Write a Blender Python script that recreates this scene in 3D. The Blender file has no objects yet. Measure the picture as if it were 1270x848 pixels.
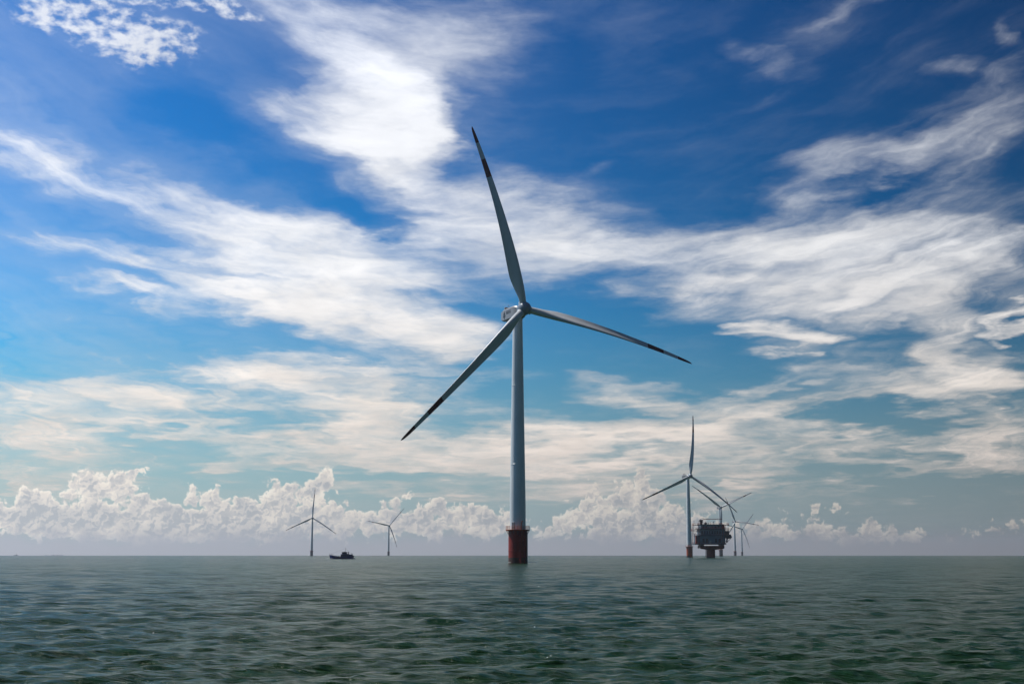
import bpy, bmesh, math, random
import numpy as np
from mathutils import Vector, Matrix
random.seed(4)
sc = bpy.context.scene
col = sc.collection
R = math.radians
RE = 7.4e6                       # effective earth radius (with refraction): the sea really curves away

# ---------------------------------------------------------------- camera
FPX = 1600.0
CAM_H = 3.0
PITCH = math.atan(263.06 / FPX)
cam = bpy.data.objects.new('camera', bpy.data.cameras.new('camera'))
col.objects.link(cam)
cam.location = (0, 0, CAM_H)
cam.rotation_euler = (R(90) + PITCH, 0, 0)
cam.data.sensor_width = 36
cam.data.lens = 36 * FPX / 1270
cam.data.clip_start = 0.1
cam.data.clip_end = 60000
sc.camera = cam
CP, SP = math.cos(PITCH), math.sin(PITCH)

def pix_dir(px, py):
    x, y, z = px - 635.0, FPX, -(py - 424.0)
    return Vector((x, y * CP - z * SP, y * SP + z * CP)).normalized()

def azel(px, py):
    d = pix_dir(px, py)
    return math.degrees(math.atan2(d.x, d.y)), math.degrees(math.asin(d.z))

# ---------------------------------------------------------------- sun
SUN_AZ, SUN_EL = -62.0, 59.0     # degrees to the left of the view axis, above the horizon
sd = Vector((math.sin(R(SUN_AZ)) * math.cos(R(SUN_EL)), math.cos(R(SUN_AZ)) * math.cos(R(SUN_EL)), math.sin(R(SUN_EL))))
sun = bpy.data.objects.new('sun', bpy.data.lights.new('sun', 'SUN'))
col.objects.link(sun)
sun.data.energy = 4.8
sun.data.angle = R(0.53)
sun.data.color = (1.0, 0.95, 0.88)
sun.rotation_euler = sd.to_track_quat('Z', 'Y').to_euler()

sc.view_settings.view_transform = 'Standard'
sc.view_settings.look = 'None'
sc.view_settings.exposure = 0.0
sc.view_settings.gamma = 1.0
sc.view_settings.use_curve_mapping = False
sc.cycles.use_denoising = True
sc.cycles.max_bounces = 6
sc.cycles.sample_clamp_direct = 4.0
sc.cycles.sample_clamp_indirect = 3.0
sc.cycles.volume_bounces = 0

# ---------------------------------------------------------------- world: sky texture and clouds by direction
class Graph:
    def __init__(s, nt): s.nt = nt; s.N = nt.nodes; s.L = nt.links
    def put(s, sock, v):
        if hasattr(v, 'is_output') or isinstance(v, bpy.types.NodeSocket): s.L.new(v, sock)
        else: sock.default_value = v
    def m(s, op, a, b=0.0, c=None, clamp=False):
        n = s.N.new('ShaderNodeMath'); n.operation = op; n.use_clamp = clamp
        s.put(n.inputs[0], a)
        s.put(n.inputs[1], b)
        if c is not None: s.put(n.inputs[2], c)
        return n.outputs[0]
    def v(s, op, a, b=None, c=None):
        n = s.N.new('ShaderNodeVectorMath'); n.operation = op
        s.put(n.inputs[0], a)
        if b is not None:
            if op == 'SCALE': s.put(n.inputs['Scale'], b)
            else: s.put(n.inputs[1], b)
        if c is not None: s.put(n.inputs[2], c)
        return n.outputs['Value'] if op in ('LENGTH', 'DOT_PRODUCT') else n.outputs[0]
    def xyz(s, x, y, z=0.0):
        n = s.N.new('ShaderNodeCombineXYZ')
        for i, q in enumerate((x, y, z)): s.put(n.inputs[i], q)
        return n.outputs[0]
    def sep(s, a):
        n = s.N.new('ShaderNodeSeparateXYZ'); s.put(n.inputs[0], a); return n.outputs
    def noise(s, vec, scale, detail=4.0, rough=0.5, dist=0.0, lac=2.0, color=False, typ='FBM'):
        n = s.N.new('ShaderNodeTexNoise'); n.noise_dimensions = '2D'; n.noise_type = typ; n.normalize = True
        s.put(n.inputs['Vector'], vec); n.inputs['Scale'].default_value = scale
        n.inputs['Detail'].default_value = detail; n.inputs['Roughness'].default_value = rough
        n.inputs['Lacunarity'].default_value = lac
        n.inputs['Distortion'].default_value = dist
        return n.outputs['Color' if color else 'Fac']
    def smooth(s, x, lo, hi, a=0.0, b=1.0):
        n = s.N.new('ShaderNodeMapRange'); n.interpolation_type = 'SMOOTHSTEP'
        s.put(n.inputs['Value'], x)
        for k, q in (('From Min', lo), ('From Max', hi), ('To Min', a), ('To Max', b)): s.put(n.inputs[k], q)
        return n.outputs['Result']
    def lin(s, x, lo, hi, a=0.0, b=1.0):
        n = s.N.new('ShaderNodeMapRange'); n.clamp = True
        s.put(n.inputs['Value'], x)
        for k, q in (('From Min', lo), ('From Max', hi), ('To Min', a), ('To Max', b)): s.put(n.inputs[k], q)
        return n.outputs['Result']
    def mix(s, f, a, b, blend='MIX'):
        n = s.N.new('ShaderNodeMix'); n.data_type = 'RGBA'; n.blend_type = blend; n.clamp_factor = True
        s.put(n.inputs[0], f)
        for i, q in ((6, a), (7, b)):
            if isinstance(q, (tuple, list)) and len(q) == 3: q = (*q, 1.0)
            s.put(n.inputs[i], q)
        return n.outputs[2]
    def ramp(s, x, stops):
        n = s.N.new('ShaderNodeValToRGB'); e = n.color_ramp.elements
        while len(e) < len(stops): e.new(0.5)
        for q, (p, c) in zip(e, stops): q.position = p; q.color = (*c, 1.0) if len(c) == 3 else c
        s.put(n.inputs[0], x); return n.outputs[0]
    def blobs(s, vec, items, shape='SPHERICAL'):
        """Sum of soft elliptical patches, each given where it hangs in the sky."""
        total = None
        for (px, py, rx, ry, ang, amp) in items:
            a0, e0 = azel(px, py)
            a1, e1 = azel(px + 1, py); dega = math.hypot(a1 - a0, e1 - e0)
            a2, e2 = azel(px, py - 1); dege = math.hypot(a2 - a0, e2 - e0)
            mp = s.N.new('ShaderNodeMapping'); mp.vector_type = 'TEXTURE'
            s.L.new(vec, mp.inputs[0])
            mp.inputs['Location'].default_value = (a0, e0, 0)
            mp.inputs['Rotation'].default_value = (0, 0, R(ang))
            mp.inputs['Scale'].default_value = (rx * dega, ry * dege, 1)
            g = s.N.new('ShaderNodeTexGradient'); g.gradient_type = shape
            s.L.new(mp.outputs[0], g.inputs[0])
            if total is None: total = s.m('MULTIPLY', g.outputs['Fac'], amp)
            else: total = s.m('MULTIPLY_ADD', g.outputs['Fac'], amp, total)
        return total

# soft high cloud: (x, y, half length, half height, slope in degrees, amount)
CIRRUS = [
    (510, 25, 190, 90, 0, .38), (470, 95, 100, 105, -30, .7), (478, 125, 62, 90, 18, .75), (400, 155, 100, 40, -18, .55),
    (500, 190, 130, 42, -30, .55), (600, 232, 150, 38, -18, .45), (700, 245, 110, 30, -5, .2), (370, 20, 120, 60, -35, .35),
    (600, 15, 90, 90, 40, .25), (430, 210, 110, 30, -15, .25),
    (40, 180, 150, 60, -22, .7), (150, 225, 170, 55, -24, .45), (240, 270, 150, 60, -22, .35),
    (340, 300, 260, 100, -12, .65), (430, 345, 210, 90, -22, .75), (470, 400, 170, 60, -12, .75), (300, 380, 230, 34, -4, .6),
    (150, 372, 80, 24, -4, .45), (60, 292, 170, 36, -6, .55), (170, 320, 170, 34, -12, .4), (560, 310, 180, 80, 8, .65),
    (690, 300, 160, 60, 0, .65), (760, 325, 160, 40, -2, .5), (580, 420, 90, 30, 0, .3), (560, 350, 120, 60, 0, .3),
    (880, 310, 150, 60, 6, .65), (1000, 330, 230, 100, 2, .75), (1130, 320, 200, 110, 0, .6), (1080, 385, 170, 40, -10, .6),
    (1000, 322, 210, 75, 2, .6), (1150, 300, 160, 60, 0, .4), (20, 175, 130, 40, -18, .4), (230, 480, 330, 60, -4, .45), (450, 540, 420, 50, -4, .45), (900, 555, 420, 45, 3, .35), (60, 470, 160, 40, 0, .35),
    (1180, 430, 55, 80, 75, .6), (1150, 410, 90, 60, -45, .45), (1230, 350, 110, 90, 0, .45), (1000, 275, 200, 50, 12, .22),
    (1110, 190, 190, 55, 16, .55), (1190, 160, 130, 60, 25, .3), (1050, 195, 90, 24, 5, .25), (1215, 88, 75, 22, -5, .5),
    (905, 62, 50, 22, -30, .42), (960, 30, 140, 40, 22, .14), (1020, 3, 90, 12, 15, .4), (1255, 45, 30, 20, 60, .35), (930, 90, 80, 30, 20, .2),
    (962, 421, 70, 19, -2, 1.3), (1258, 406, 44, 22, 15, 2.4), (810, 482, 110, 26, -6, .7), (890, 500, 120, 24, -4, .5),
    (985, 512, 130, 24, 1, .75), (1075, 480, 160, 34, -3, .7), (1010, 455, 120, 30, 8, .3), (1190, 487, 130, 50, -14, .75),
    (1225, 468, 90, 26, 4, .4), (1200, 520, 80, 40, -30, .4), (950, 455, 90, 35, 50, .22),
    (640, 575, 950, 62, 0, .62), (200, 545, 420, 55, -3, .35), (60, 520, 240, 60, 0, .5), (100, 490, 280, 30, -2, .35), (330, 452, 330, 40, -5, .45),
    (310, 462, 250, 14, 3, .5), (400, 485, 200, 34, -18, .5), (560, 560, 280, 60, -8, .45), (480, 505, 140, 24, 0, .35), (570, 470, 160, 18, 0, .3),
    (1100, 565, 300, 45, 4, .4), (800, 545, 260, 34, 4, .3), (1250, 560, 140, 60, 0, .4), (820, 520, 100, 30, 0, .3),
    (740, 210, 40, 12, 10, .2), (60, 600, 160, 50, 0, .3),
]
GAPS = [
    (455, 245, 120, 26, -22, .75), (290, 165, 150, 60, -15, .5), (1060, 232, 90, 14, 6, .3),     (300, 518, 110, 26, -2, .6), (240, 572, 150, 22, -14, .6), (350, 600, 130, 16, -10, .55), (1100, 527, 120, 32, 0, .7),
    (1170, 606, 130, 22, 2, .9), (1010, 592, 110, 22, 0, .45), (780, 562, 80, 18, 0, .45), (980, 570, 60, 16, 0, .4), (580, 475, 90, 12, 0, .3),
    (40, 440, 110, 40, 0, .3), (730, 420, 130, 45, 0, .35), (830, 400, 110, 24, -5, .3), (470, 610, 110, 14, 0, .6),
    (200, 600, 60, 16, 0, .4), (300, 350, 120, 18, -18, .3), (500, 470, 40, 8, 0, .2), (950, 600, 60, 20, 0, .3),
]
PUFFS = [(40, 22, 70, 30, 0, .8), (110, 20, 90, 30, 5, .6), (150, 62, 130, 30, -4, 1.0), (180, 72, 70, 16, -5, .4), (200, 20, 120, 22, 0, .5), (290, 18, 80, 22, -8, .8)]
# heaped cloud low on the horizon
HEAPS = [
    (105, 592, 34, 24, 0, 1.), (128, 606, 50, 34, 0, 1.), (160, 598, 34, 18, 25, 1.), (171, 584, 13, 11, 0, 1.), (50, 614, 34, 20, 0, .9),
    (20, 634, 70, 36, 0, 1.), (90, 632, 80, 40, 0, 1.), (180, 622, 34, 24, 0, 1.), (170, 645, 80, 34, 0, .9), (244, 611, 17, 17, 0, 1.),
    (268, 618, 22, 20, 0, .9), (216, 634, 26, 22, 0, .9), (250, 645, 70, 34, 0, 1.), (304, 624, 18, 17, 0, .9), (352, 606, 22, 20, 0, 1.),
    (336, 624, 44, 34, 0, 1.), (398, 592, 26, 16, 35, .9), (380, 606, 34, 22, 30, .8), (330, 650, 80, 28, 0, 1.), (400, 640, 60, 26, 0, .8),
    (434, 634, 30, 16, 0, .9), (384, 614, 36, 30, 0, .8), (280, 632, 60, 26, 0, .6), (470, 632, 28, 18, 0, .8), (500, 616, 24, 12, 20, .9), (515, 640, 60, 28, 0, 1.), (550, 624, 24, 18, 20, 1.),
    (590, 636, 44, 20, 0, .9), (620, 646, 50, 24, 0, .8), (560, 655, 160, 26, 0, 1.0), (120, 655, 260, 30, 0, 1.1), (360, 655, 200, 30, 0, 1.0), (300, 648, 80, 22, 0, .6),
    (796, 592, 24, 22, 0, 1.), (776, 608, 24, 24, 0, 1.), (812, 612, 34, 34, 0, .9), (734, 612, 24, 22, 0, 1.), (722, 634, 36, 26, 0, .9),
    (760, 640, 50, 34, 0, 1.), (810, 640, 70, 36, 0, 1.), (690, 648, 40, 18, 0, .7), (850, 645, 60, 26, 0, .6), (960, 632, 22, 13, 0, .9),
    (965, 655, 60, 24, 0, .8), (1015, 632, 13, 10, 0, .9), (1040, 631, 17, 11, 0, .9), (1012, 652, 36, 20, 0, .7), (1088, 648, 17, 15, 10, .9),
    (1055, 660, 60, 20, 0, .8), (1110, 664, 44, 20, 0, .7), (1180, 664, 60, 15, 0, .6), (1250, 655, 44, 22, 0, .7), (790, 660, 170, 22, 0, .9), (1020, 668, 260, 14, 0, .6), (900, 655, 60, 24, 0, .6),
]

world = bpy.data.worlds.new('World'); sc.world = world; world.use_nodes = True
nt = world.node_tree; nt.nodes.clear(); g = Graph(nt)
tc = nt.nodes.new('ShaderNodeTexCoord'); D = tc.outputs['Generated']
sx, sy, sz = g.sep(D)
az = g.m('MULTIPLY', g.m('ARCTAN2', sx, sy), 180 / math.pi)
el = g.m('MULTIPLY', g.m('ARCSINE', sz), 180 / math.pi)
P = g.xyz(az, el, 0.0)
elp = g.m('MAXIMUM', sz, 0.0)
inv = g.m('DIVIDE', 1.0, g.m('ADD', elp, 0.10))
Q = g.xyz(g.m('MULTIPLY', sx, inv), g.m('MULTIPLY', sy, inv), 0.37)      # where the ray meets the high cloud layer

sky = nt.nodes.new('ShaderNodeTexSky'); sky.sky_type = 'NISHITA'; sky.sun_disc = False
sky.sun_elevation = R(SUN_EL); sky.sun_rotation = R(SUN_AZ)
sky.altitude = 0; sky.air_density = 1.0; sky.dust_density = 0.6; sky.ozone_density = 2.0
hs = nt.nodes.new('ShaderNodeHueSaturation'); hs.inputs['Saturation'].default_value = 1.25
nt.links.new(g.v('SCALE', sky.outputs[0], 0.085), hs.inputs['Color'])
gm = nt.nodes.new('ShaderNodeGamma'); gm.inputs['Gamma'].default_value = 1.7      # polarised, deep blue away from the sun
nt.links.new(hs.outputs[0], gm.inputs['Color'])
blue = g.v('MULTIPLY', gm.outputs[0], (.36, 1.34, 1.36))

# how brightly the clouds are lit: the sun stands to the left
daz = g.m('ABSOLUTE', g.m('SUBTRACT', g.m('WRAP', g.m('SUBTRACT', az, SUN_AZ), 180.0, -180.0), 0.0))
litf = g.lin(daz, 38, 88, 1.0, 0.36)

warp = g.v('SUBTRACT', g.noise(Q, 1.6, 3.0, 0.55, color=True), (0.5, 0.5, 0.5))
warp2 = g.v('SUBTRACT', g.noise(Q, 7.0, 4.0, 0.6, color=True), (0.5, 0.5, 0.5))
Pw = g.v('MULTIPLY_ADD', warp, (9.0, 4.0, 0.0), g.v('MULTIPLY_ADD', warp2, (2.6, 1.3, 0.0), P))
mask = g.blobs(Pw, CIRRUS)
mask = g.m('MULTIPLY', g.m('SUBTRACT', 1.0, g.m('POWER', 2.718, g.m('MULTIPLY', mask, -1.10))), 1.10)
gap = g.blobs(Pw, GAPS)
Qw = g.v('MULTIPLY_ADD', warp, (0.30, 0.30, 0.0), Q)
# fibres: long strands that fan out from low in the middle of the view
pwx, pwy, _ = g.sep(g.v('MULTIPLY_ADD', warp, (3.0, 3.0, 0.0), g.v('MULTIPLY_ADD', warp2, (1.6, .7, 0.0), P)))
ss = g.m('SUBTRACT', pwy, g.m('MULTIPLY', g.m('MULTIPLY', pwx, pwx), 0.010))
ss = g.m('MULTIPLY', g.m('LOGARITHM', g.m('MAXIMUM', g.m('ADD', ss, 7.0), 0.6), math.e), 17.0)
fib = g.noise(g.xyz(g.m('MULTIPLY', pwx, 0.16), ss), 0.80, 9.0, 0.60)
mot = g.noise(Qw, 4.0, 8.0, 0.60)
n = g.m('ADD', g.m('MULTIPLY', fib, 0.62), g.m('MULTIPLY', mot, 0.38))
md = g.m('SUBTRACT', mask, gap)
big = g.noise(Q, 1.1, 2.0, .5)
md = g.m('ADD', md, g.m('MULTIPLY', g.m('SUBTRACT', big, .50), g.lin(mask, 0.0, .5, 0.2, .80)))
dens = g.m('ADD', md, g.m('MULTIPLY', g.m('SUBTRACT', n, 0.5), g.lin(mask, 0.0, 0.35, 0.8, 1.75)))
a_c = g.m('POWER', g.smooth(dens, -0.14, 1.06), 1.2)
veil = g.m('MULTIPLY', g.smooth(dens, -0.40, 0.35), g.lin(daz, 38, 66, .27, .0))
a_c = g.m('MAXIMUM', a_c, veil)
a_c = g.m('MULTIPLY', a_c, 0.96)
# puffs
pn = g.noise(g.v('MULTIPLY_ADD', warp2, (.5, .3, 0.0), g.v('MULTIPLY', P, (1.0, 1.7, 1.0))), 1.55, 3.0, 0.50)
pm = g.blobs(Pw, PUFFS)
a_p = g.m('MULTIPLY', g.smooth(g.m('ADD', pm, g.m('MULTIPLY', g.m('SUBTRACT', pn, 0.5), 2.6)), 0.05, 1.3), g.smooth(pm, 0.0, 0.35))
a_c = g.m('SUBTRACT', 1.0, g.m('MULTIPLY', g.m('SUBTRACT', 1.0, a_c), g.m('SUBTRACT', 1.0, g.m('MULTIPLY', a_p, .85))))

hi_col = g.ramp(g.lin(el, 0, 26), [(0.0, (.54, .50, .49)), (.10, (.76, .66, .60)), (.25, (.87, .79, .72)), (.5, (.93, .93, .94)), (.9, (.96, .99, 1.06))])
hi_col = g.v('SCALE', hi_col, g.m('MULTIPLY', g.m('POWER', litf, 0.25), 1.08))
tone = g.noise(Qw, 3.0, 5.0, 0.6)
hi_col = g.v('SCALE', hi_col, g.m('MULTIPLY', g.lin(tone, 0.25, 0.75, 0.88, 1.08), g.lin(dens, 0.3, 1.2, .88, 1.14)))

# low gap colour: paler air
pale = g.v('SCALE', (.19, .37, .55), g.m('POWER', litf, 0.8))
# heaps
hw = g.v('SUBTRACT', g.noise(P, 0.55, 2.0, 0.5, color=True), (0.5, 0.5, 0.5))
Ph = g.v('MULTIPLY_ADD', hw, (1.1, .8, 0.0), P)
hm = g.blobs(Ph, HEAPS)
# rounded billows: smooth cellular noise at three sizes
def billow(vec, scale, det=1.0):
    vn = nt.nodes.new('ShaderNodeTexVoronoi'); vn.feature = 'SMOOTH_F1'; vn.voronoi_dimensions = '2D'
    vn.inputs['Scale'].default_value = scale; vn.inputs['Smoothness'].default_value = 0.35
    vn.inputs['Detail'].default_value = det; vn.inputs['Roughness'].default_value = 0.55
    g.put(vn.inputs['Vector'], vec)
    return vn.outputs['Distance']
Pb = g.v('MULTIPLY_ADD', g.v('SUBTRACT', g.noise(P, 2.6, 3.0, 0.5, color=True), (0.5, 0.5, 0.5)), (.5, .4, 0.0), P)
b0 = billow(Pb, 1.5, 3.0)
b1 = billow(g.v('ADD', Pb, (-0.07, 0.09, 0.0)), 1.5, 3.0)
fine = g.noise(P, 5.0, 4.0, .6)
hd = g.m('ADD', hm, g.m('ADD', g.m('MULTIPLY', g.m('SUBTRACT', 0.42, b0), 1.0), g.m('MULTIPLY', g.m('SUBTRACT', fine, .5), .5)))
a_h = g.m('MULTIPLY', g.smooth(hd, 0.08, 0.40), g.smooth(hm, 0.03, 0.24))
emb = g.lin(g.m('SUBTRACT', b1, b0), -0.11, 0.11)
rim = g.smooth(hd, 0.22, 0.95, 1.0, 0.0)
lump = g.noise(P, 0.9, 3.0, 0.5)
hl = g.m('ADD', g.m('MULTIPLY', emb, 0.42), g.m('ADD', g.m('MULTIPLY', rim, 0.42), g.m('MULTIPLY', g.m('SUBTRACT', lump, 0.5), 0.9)), clamp=True)
heap_col = g.ramp(hl, [(0.0, (.47, .49, .52)), (.35, (.68, .65, .63)), (.65, (.88, .81, .73)), (1.0, (1.0, .94, .84))])
heap_col = g.v('SCALE', heap_col, g.m('MULTIPLY', g.m('POWER', litf, 0.85), 1.12))
# base of the heaps drowns in grey air
air_col = g.v('SCALE', (.54, .55, .60), litf)
base = g.smooth(g.m('ADD', el, g.m('MULTIPLY', g.m('SUBTRACT', lump, .5), .8)), 0.25, 1.25)

blue_s = g.v('SCALE', blue, g.lin(daz, 38, 89, 1.58, 0.48))
low = g.smooth(el, 1.0, 13.0, 0.85, 0.0)
pale = g.mix(g.smooth(el, 1.5, 9.0, 0.80, 0.0), pale, g.v('SCALE', (.52, .56, .60), g.m('POWER', litf, 0.9)))
c = g.mix(low, blue_s, pale)
c = g.mix(a_c, c, hi_col)
c = g.mix(g.m('MULTIPLY', a_h, 0.93), c, heap_col)
c = g.mix(g.m('SUBTRACT', 1.0, base), c, air_col)
bg = nt.nodes.new('ShaderNodeBackground'); nt.links.new(c, bg.inputs['Color']); bg.inputs['Strength'].default_value = 1.0
wo = nt.nodes.new('ShaderNodeOutputWorld'); nt.links.new(bg.outputs[0], wo.inputs['Surface'])
world.cycles.sampling_method = 'MANUAL'; world.cycles.sample_map_resolution = 512
#--SKYEND--
HAZE = 5e-5
# ---------------------------------------------------------------- materials
def newmat(name):
    m = bpy.data.materials.new(name); m.use_nodes = True
    nt = m.node_tree; b = nt.nodes['Principled BSDF']
    return m, nt, b, Graph(nt)

def paint(name, colr, rough=0.45, dirt=0.25, scale=0.6, streak=True, dirtcol=None, metal=0.0, bump=0.02):
    """Weathered paint: blotches and vertical runs in object space."""
    m, nt, b, g = newmat(name)
    tc = nt.nodes.new('ShaderNodeTexCoord'); o = tc.outputs['Object']
    def n3(vec, sc_, det, ro):
        n = nt.nodes.new('ShaderNodeTexNoise'); g.put(n.inputs['Vector'], vec)
        n.inputs['Scale'].default_value = sc_; n.inputs['Detail'].default_value = det; n.inputs['Roughness'].default_value = ro
        return n.outputs['Fac']
    a = n3(o, scale, 6, 0.6)
    if streak:
        s = n3(g.v('MULTIPLY', o, (2.2, 2.2, 0.09)), 1.4, 5, 0.65)
        a = g.m('ADD', g.m('MULTIPLY', a, .45), g.m('MULTIPLY', s, .55))
    f = g.smooth(a, 0.42, 0.72, 0.0, dirt)
    dc = dirtcol or tuple(c * 0.45 for c in colr)
    g.L.new(g.mix(f, colr, dc), b.inputs['Base Color'])
    b.inputs['Roughness'].default_value = rough; b.inputs['Metallic'].default_value = metal
    if bump:
        bp = nt.nodes.new('ShaderNodeBump'); bp.inputs['Distance'].default_value = bump; bp.inputs['Strength'].default_value = .6
        g.L.new(n3(o, scale * 6, 3, .5), bp.inputs['Height']); g.L.new(bp.outputs[0], b.inputs['Normal'])
    return m

M = {}
M['white'] = paint('white_gelcoat', (.72, .74, .75), .28, .25, .25, dirtcol=(.36, .37, .36))
M['blade'] = paint('blade_gelcoat', (.56, .58, .60), .24, .25, .3, streak=False, dirtcol=(.36, .37, .37), bump=0)
M['bladered'] = paint('blade_band_red', (.10, .008, .008), .4, .25, .4, streak=False, bump=0)
M['red'] = paint('red_coating', (.31, .022, .007), .55, .75, .35, dirtcol=(.11, .012, .008))
M['tide'] = paint('tide_zone', (.10, .035, .022), .6, .9, .8, dirtcol=(.03, .035, .02))
M['orange'] = paint('orange_coating', (.46, .085, .025), .5, .7, .35, dirtcol=(.24, .05, .022))
M['yellow'] = paint('railing_paint', (.42, .10, .02), .5, .5, 2.0)
M['steel'] = paint('dark_steel', (.10, .09, .085), .55, .4, 1.5, metal=.0)
M['grey'] = paint('nacelle_side_grey', (.30, .29, .29), .4, .25, .5, dirtcol=(.3, .28, .26))
M['hubgrey'] = paint('hub_grey', (.24, .28, .33), .35, .3, .5, dirtcol=(.16, .18, .2))
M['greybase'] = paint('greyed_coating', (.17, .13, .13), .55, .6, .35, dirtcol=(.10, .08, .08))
M['mark'] = paint('black_marking', (.02, .02, .022), .5, .1, 1, streak=False, bump=0)
M['hullblue'] = paint('dark_blue_hull', (.018, .028, .20), .45, .6, .6, dirtcol=(.05, .03, .02))
M['cabin'] = paint('cabin_blue', (.022, .030, .12), .45, .4, .8)
M['glass'] = paint('window_glass', (.02, .03, .04), .08, .1, 1, streak=False, bump=0)
M['subgrey'] = paint('module_paint', (.12, .19, .25), .5, .6, .18, dirtcol=(.02, .03, .04))
M['subdark'] = paint('dark_cladding', (.025, .032, .045), .5, .5, .3)
M['rust'] = paint('rust_red_steel', (.22, .030, .012), .6, .7, .3, dirtcol=(.09, .03, .02))
M['galv'] = paint('galvanised_steel', (.40, .41, .41), .4, .4, 1.0, metal=.3)

# ---------------------------------------------------------------- mesh builder
class MB:
    def __init__(s): s.v = []; s.f = []; s.mi = []; s.sm = []; s.mats = []
    def mat(s, k):
        if k not in s.mats: s.mats.append(k)
        return s.mats.index(k)
    def add(s, vs, fs, k, smooth=False):
        b = len(s.v); s.v += [tuple(v) for v in vs]; i = s.mat(k)
        for f in fs: s.f.append([b + q for q in f]); s.mi.append(i); s.sm.append(smooth)
    def box(s, x0, x1, y0, y1, z0, z1, k, c=0.0, T=None):
        """Box with its four vertical edges and its top edge chamfered by c."""
        if c <= 0:
            vs = [(x, y, z) for z in (z0, z1) for (x, y) in ((x0, y0), (x1, y0), (x1, y1), (x0, y1))]
            fs = [(3, 2, 1, 0), (4, 5, 6, 7)] + [(i, (i + 1) % 4, 4 + (i + 1) % 4, 4 + i) for i in range(4)]
        else:
            def ring(z, q):
                a, b_, c_, d = x0 + q, x1 - q, y0 + q, y1 - q
                return [(a + c, c_, z), (b_ - c, c_, z), (b_, c_ + c, z), (b_, d - c, z), (b_ - c, d, z), (a + c, d, z), (a, d - c, z), (a, c_ + c, z)]
            rs = [ring(z0, c * .6), ring(z0 + c * .6, 0), ring(z1 - c * .6, 0), ring(z1, c * .6)]
            vs = sum(rs, []); fs = [tuple(range(7, -1, -1)), tuple(range(24, 32))]
            for r in range(3):
                for i in range(8): fs.append((r * 8 + i, r * 8 + (i + 1) % 8, r * 8 + 8 + (i + 1) % 8, r * 8 + 8 + i))
        if T: vs = [tuple(T @ Vector(v)) for v in vs]
        s.add(vs, fs, k)
    def lathe(s, prof, k, n=48, cx=0, cy=0, cap=True, smooth=True):
        """prof: list of (radius, z); k may be a list of materials, one for each span."""
        for j in range(len(prof) - 1):
            (r0, z0), (r1, z1) = prof[j], prof[j + 1]
            vs = [(cx + r * math.cos(2 * math.pi * i / n), cy + r * math.sin(2 * math.pi * i / n), z) for r, z in ((r0, z0), (r1, z1)) for i in range(n)]
            s.add(vs, [(i, (i + 1) % n, n + (i + 1) % n, n + i) for i in range(n)], k[j] if isinstance(k, list) else k, smooth)
        if cap:
            for (r, z), rev, kk in ((prof[0], 1, 0), (prof[-1], 0, -1)):
                if r > 1e-3:
                    vs = [(cx + r * math.cos(2 * math.pi * i / n), cy + r * math.sin(2 * math.pi * i / n), z) for i in range(n)]
                    f = tuple(range(n)); s.add(vs, [f[::-1] if rev else f], k[kk] if isinstance(k, list) else k)
    def tube(s, pts, r, k, n=8, r1=None):
        pts = [Vector(p) for p in pts]; vs = []; L = len(pts)
        for i, p in enumerate(pts):
            d = (pts[min(i + 1, L - 1)] - pts[max(i - 1, 0)]).normalized()
            up = Vector((0, 0, 1)) if abs(d.z) < .9 else Vector((1, 0, 0))
            a = d.cross(up).normalized(); b = d.cross(a).normalized()
            rr = r if r1 is None else r + (r1 - r) * i / (L - 1)
            vs += [p + a * rr * math.cos(2 * math.pi * j / n) + b * rr * math.sin(2 * math.pi * j / n) for j in range(n)]
        fs = [tuple(range(n - 1, -1, -1)), tuple(range((L - 1) * n, L * n))]
        for i in range(L - 1):
            for j in range(n): fs.append((i * n + j, i * n + (j + 1) % n, (i + 1) * n + (j + 1) % n, (i + 1) * n + j))
        s.add(vs, fs, k, True)
    def mesh(s, name):
        me = bpy.data.meshes.new(name); me.from_pydata(s.v, [], s.f); me.update()
        for k in s.mats: me.materials.append(M[k])
        me.polygons.foreach_set('material_index', s.mi); me.polygons.foreach_set('use_smooth', s.sm)
        bm = bmesh.new(); bm.from_mesh(me); bmesh.ops.remove_doubles(bm, verts=bm.verts, dist=1e-4)
        bmesh.ops.recalc_face_normals(bm, faces=bm.faces); bm.to_mesh(me); bm.free()
        me.set_sharp_from_angle(angle=R(32))
        return me

def obj(name, data, parent=None, mat=None):
    o = bpy.data.objects.new(name, data.mesh(name) if isinstance(data, MB) else data)
    col.objects.link(o)
    if parent: o.parent = parent
    if mat is not None: o.matrix_local = mat
    return o
def thing(name, label, cat, loc, rz=0, group=None, scale=1):
    o = bpy.data.objects.new(name, None); col.objects.link(o)
    o.location = loc; o.rotation_euler = (0, 0, rz); o.scale = (scale,) * 3
    o['label'] = label; o['category'] = cat
    if group: o['group'] = group
    return o
def ground(px, depth):
    """Sea level point seen in column px at a given distance ahead."""
    x = (px - 635.0) / FPX * (depth * CP - CAM_H * SP)
    return Vector((x, depth, -(x * x + depth * depth) / (2 * RE)))

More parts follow.
